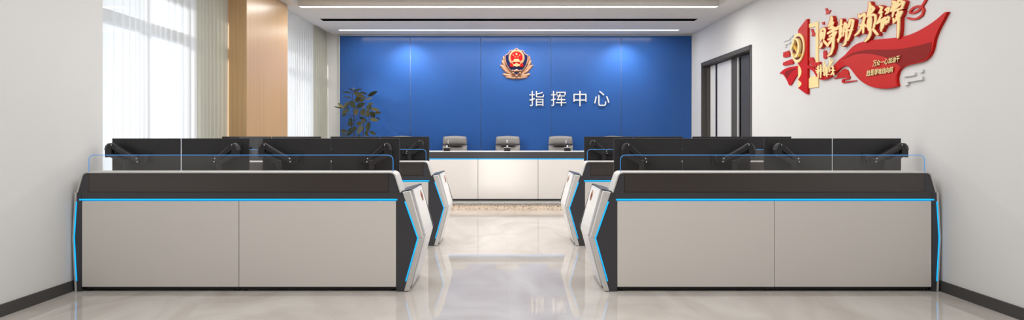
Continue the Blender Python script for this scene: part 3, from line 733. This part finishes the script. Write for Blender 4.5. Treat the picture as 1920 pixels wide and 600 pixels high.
# brush characters: tapered strokes, cream face on a thick red body
def cap_poly(p, q, r0, r1): return link_poly(p, q, r0, r1, 5)
def brush(strokes, conv, sc, off, name='character', fat=.0, red=True, body=None):
    gm, rm = MB(), MB(); k = 0
    for pts, w in strokes:
        P = [conv(*p) for p in pts]; n = len(P)
        rs = [w*1.27*sc*(.55+.45*math.sin(PI*min(1, (i+.7)/(n)))) for i in range(n)]
        for i in range(n-1):
            if (Vector(P[i+1])-Vector(P[i])).length < 1e-3: continue
            slab(gm, cap_poly(P[i], P[i+1], rs[i], rs[i+1]), off+.004+k*.00012, off-.002)
            if red: slab(rm, cap_poly(P[i], P[i+1], rs[i]+.9, rs[i+1]+.9), off+k*.00005)
            k += 1
    g_ = gm.build(name, M['artgold'], art)
    if red: rm.build('character_body', body or M['artred2'], g_)
    return g_
cA = lambda u, v: (1530+u/6.81, 24+v/6.81)
cB = lambda u, v: (1598+u/7.31, v/7.31)
S = 1/6.81
OF = .038
brush([([(62,225),(56,290),(58,350)],13),([(66,220),(95,200),(112,218),(105,280),(96,335)],12),([(80,255),(74,330)],10),([(70,392),(62,420),(46,445)],13),([(100,362),(125,390),(150,425)],13)], cA, S, OF)
brush([([(196,58),(200,90),(182,130),(162,168)],15),([(175,135),(215,125),(200,165),(180,200)],12),([(165,200),(225,190),(270,200)],11),([(150,262),(210,225),(275,205)],12),([(170,300),(220,265),(258,245),(235,300)],10),([(155,340),(195,322),(232,308)],11),([(215,180),(222,260),(220,360),(212,450),(190,520),(152,550)],13),([(158,402),(180,370),(205,340)],12)], cA, S, OF)
brush([([(320,92),(316,140),(314,185)],13),([(275,182),(305,168),(335,150)],10),([(300,208),(330,200)],9),([(302,240),(338,230)],9),([(302,190),(298,280)],9),([(328,195),(318,270)],9),([(318,180),(305,290),(282,370)],11),([(278,345),(330,290)],10),([(365,132),(356,210),(345,292)],10),([(368,128),(388,150),(390,210),(384,330),(370,395),(340,422)],12),([(358,190),(380,188)],8),([(354,240),(378,238)],8)], cA, S, OF)
brush([([(437,88),(428,130),(415,182)],14),([(430,105),(455,92),(474,100),(462,170),(440,250),(420,310),(404,350)],13),([(410,226),(440,222),(465,214)],11)], cA, S, OF)
T = 1/7.31
brush([([(90,205),(98,240),(130,210),(165,192),(168,230),(150,300),(120,380),(80,450),(38,485)],15),([(95,345),(130,340),(160,335)],10),([(152,290),(150,370),(146,450)],13),([(160,335),(195,365)],12)], cB, T, OF)
brush([([(235,42),(242,100),(225,170),(206,225)],17),([(238,80),(270,95),(292,118),(262,165),(225,212)],16),([(250,160),(235,200)],16),([(250,218),(222,280),(214,340),(226,412)],16),([(252,218),(290,200),(316,215),(316,280),(290,385)],14),([(255,250),(250,330),(245,390)],14),([(285,402),(315,440),(345,474)],15),([(252,395),(242,470),(212,530),(174,566)],14)], cB, T, OF)
brush([([(375,88),(408,105),(390,140),(370,172)],13),([(368,178),(395,165),(416,165)],10),([(392,140),(398,220)],12),([(395,200),(370,265),(330,325)],11),([(345,318),(400,275),(450,238)],11),([(402,270),(400,350),(394,425)],12),([(418,268),(436,300),(412,385)],12),([(450,135),(480,112),(506,112),(492,165),(455,190)],11),([(468,130),(475,180)],9),([(460,252),(485,235),(504,240),(488,310)],11),([(452,260),(460,330)],11),([(470,285),(480,310)],10)], cB, T, OF)
brush([([(550,22),(578,32),(560,90),(530,150)],17),([(598,35),(575,120),(550,222)],14),([(545,85),(600,70),(640,60)],12),([(632,2),(618,60),(600,110)],13),([(600,105),(650,60),(705,28),(690,80),(655,125)],13),([(640,10),(690,18)],12),([(575,150),(640,125),(690,110)],11),([(620,185),(600,270),(562,312)],12),([(602,205),(640,175),(675,160),(650,220),(635,245)],12),([(625,150),(632,260),(628,400),(620,515)],14),([(562,255),(566,312)],11)], cB, T, OF)
# small brush characters over the ribbon's left end
cC = lambda u, v: (1455+u/7.5, 100+v/7.5)
brush([([(560,240),(585,260)],7),([(590,180),(592,260),(590,345)],9),([(570,275),(605,255)],7),([(625,165),(628,260),(625,340)],9),([(605,240),(645,225)],7)], cC, 1/7.5, .040, red=False)
brush([([(672,115),(676,170),(668,230)],8),([(665,190),(680,310)],9),([(690,170),(700,240),(712,325)],9),([(668,300),(700,285),(745,300)],7),([(715,200),(722,270)],8),([(655,250),(700,235)],7)], cC, 1/7.5, .040, red=False)
brush([([(755,75),(760,130),(745,190)],9),([(795,100),(775,140),(750,180)],8),([(740,175),(750,260)],8),([(785,180),(800,200),(795,290)],9),([(760,235),(825,240)],7),([(770,300),(800,265),(812,310)],8)], cC, 1/7.5, .040, red=False)
def piece(name, pts, off, m, par=art): return slab(MB(), pts, off).build(name, m, par)
for i, pts in enumerate(([(1546.5,16),(1550,15.5),(1551.5,19.5),(1554,20.5),(1557.3,18.6),(1556,22),(1553.5,26),(1547,27),(1549,23.5)], [(1539.5,42.3),(1545,41),(1545,46.3),(1542,46.3),(1541.5,43.8)], [(1520,54.2),(1523,54),(1525.5,61),(1527,62.5),(1529,60.5),(1529,64),(1526.5,67.5),(1521,67.8),(1522.5,64)])):
    piece('dove', pts, .012, M['artred2'])
piece('red_seal', [(1543.2,97),(1545.5,94.5),(1548.5,95),(1549.5,97),(1549.8,107),(1548,110.5),(1545,110.3),(1543.5,108)], .012, M['artred2'])
def jag(a, b, c, d, n=7):                          # a block of small clustered marks with a ragged outline
    out = []; rj = random.Random(5)
    for p, q in ((a, b), (b, c), (c, d), (d, a)):
        for i in range(n): t = i/n; out.append((p[0]+(q[0]-p[0])*t+rj.uniform(-.7, .7), p[1]+(q[1]-p[1])*t+rj.uniform(-.7, .7)))
    return out
piece('red_marks', jag((1468,98),(1479,95),(1480.5,105),(1469,108.2)), .016, M['artred2'])
piece('red_marks', jag((1468,116.5),(1484,111),(1488,119),(1468.5,123.5)), .016, M['artred2'])
piece('red_marks', [(1516,108),(1522,107.5),(1526,116),(1530,118),(1531,126),(1524,126),(1519,120)], .024, M['artred2'])
piece('red_marks', [(1531,117),(1536,116),(1537,128),(1533,131)], .028, M['artred2'])
piece('red_cloud', [(1563,146.6),(1569,144.5),(1570,139),(1573,135.5),(1576,134.8),(1578,131),(1583,129),(1588,131),(1590.5,136),(1591,142),(1593,143.5),(1592.3,147.5),(1589,149.2),(1582,150),(1581.8,152.5),(1604.5,150.6),(1605.5,151.8),(1581,156),(1577.8,154.5),(1578,150),(1580,148),(1587,146.8),(1586.5,144.5),(1563.3,148)], .014, M['artred2'])
km = MB()
for pts in ([(1705.5,22),(1711,15.5),(1719,12),(1726,12)], [(1736.5,-3),(1731.5,6),(1727.5,12)], [(1727,13),(1721,20),(1713,24),(1706,24.5)], [(1728.5,14),(1731,19),(1729,25)], [(1702,34),(1712,36),(1721,33.5),(1728.5,27.5)]):
    P = smooth_line(pts, 3)
    for i in range(len(P)-1): slab(km, cap_poly(P[i], P[i+1], 1.9, 1.9), .014+.0001*i)
km.build('knot', M['artred2'], art)
cl = MB()
for x0, y0, x1, y1, h in ((1693,139.5,1715,136,5),(1699,148.5,1729,143.5,6),(1723,132,1729.5,130.5,5),(1695,156,1702,154.5,4.5)): slab(cl, [(x0,y0),(x1,y1),(x1,y1+h),(x0,y0+h)], .020)
cl.build('white_cloud', M['wall'], art)
cl = MB()
for x0, y0, x1, y1, h in ((1468,75,1481,70.5,3.5),(1470.5,82,1481,78,3),(1482,67,1486,65.5,3),(1470,86,1473.5,85,3)): slab(cl, [(x0,y0),(x1,y1),(x1,y1+h),(x0,y0+h)], .014)
cl.build('white_cloud', M['wall'], art)
def slogan(txt, p0, p1, h, off):
    n = len(txt); L = Vector(p1)-Vector(p0)
    for i, c in enumerate(txt):
        vs, fs = text_verts(c, .016); a = Vector(p0)+L*(i/n); w = L/n*.96
        flat = c == '一'
        def pos(u, v, wz):
            q = a+w*u; vv = (.45+.1*v) if flat else v
            return wp(q.x+1.2*(vv-.5), q.y-h*vv, off+.004*wz)
        MB().add([pos(*v) for v in vs], fs).build('slogan_character', M['artgold'], art)
slogan('万众一心加油干', (1636.3,125.5), (1687,115.5), 11.5, .034)
slogan('越是艰难越向前', (1624.5,143.5), (1675,135.5), 11.5, .034)

# ---------------------------------------------------------------- light
w = bpy.data.worlds.new('sky'); bpy.context.scene.world = w; w.use_nodes = True
bg = w.node_tree.nodes['Background']; bg.inputs[0].default_value = (.90,.95,1.0,1); bg.inputs[1].default_value = 1.08
def area(name, loc, rot, sx, sy, e, col=(1,1,1)):
    l = bpy.data.lights.new(name, 'AREA'); l.shape = 'RECTANGLE'; l.size = sx; l.size_y = sy; l.energy = e; l.color = col
    o = bpy.data.objects.new(name, l); C.objects.link(o); o.location = loc; o.rotation_euler = rot; return o
area('tray_fill', (0, 5.6, H+.07), (0,0,0), 5.4, 7.6, 172, (.99,.995,1))  # added fill lamp lighting the room from the tray, no fitting there
area('rear_channel_light', (0, 11.93, H-.01), (0,0,0), 5.6, .12, 40, (1,.98,.95))
area('front_channel_light', (0, 9.76, H-.01), (0,0,0), 5.6, .12, 66, (1,.98,.95))
l = bpy.data.lights.new('sun', 'SUN'); l.energy = 2.6; l.angle = math.radians(4); l.color = (1,.98,.94)
o = bpy.data.objects.new('sun', l); C.objects.link(o); o.rotation_euler = Vector((.58, .79, -.20)).to_track_quat('-Z', 'Y').to_euler()
for x, e_ in ((-1.80, 42), (.17, 20), (2.13, 42)):
    l = bpy.data.lights.new('wall_washer', 'SPOT'); l.energy = e_; l.spot_size = math.radians(105); l.spot_blend = 1; l.shadow_soft_size = .04; l.color = (1,.98,.95)
    o = bpy.data.objects.new('wall_washer', l); C.objects.link(o); o.location = (x, 11.98, 3.10); o.rotation_euler = (math.radians(24), 0, 0)

cam = bpy.data.cameras.new('camera'); co = bpy.data.objects.new('camera', cam); C.objects.link(co)
co.location = (0, 0, EYE); co.rotation_euler = (PI/2, 0, 0)
cam.sensor_fit = 'HORIZONTAL'; cam.sensor_width = 36; cam.lens = F/1920*36
cam.shift_x = (960-VX)/1920; cam.shift_y = (VY-300)/1920; cam.clip_end = 2000
bpy.context.scene.camera = co
vs = bpy.context.scene.view_settings; vs.view_transform = 'Standard'; vs.look = 'None'; vs.exposure = .56; vs.gamma = 1
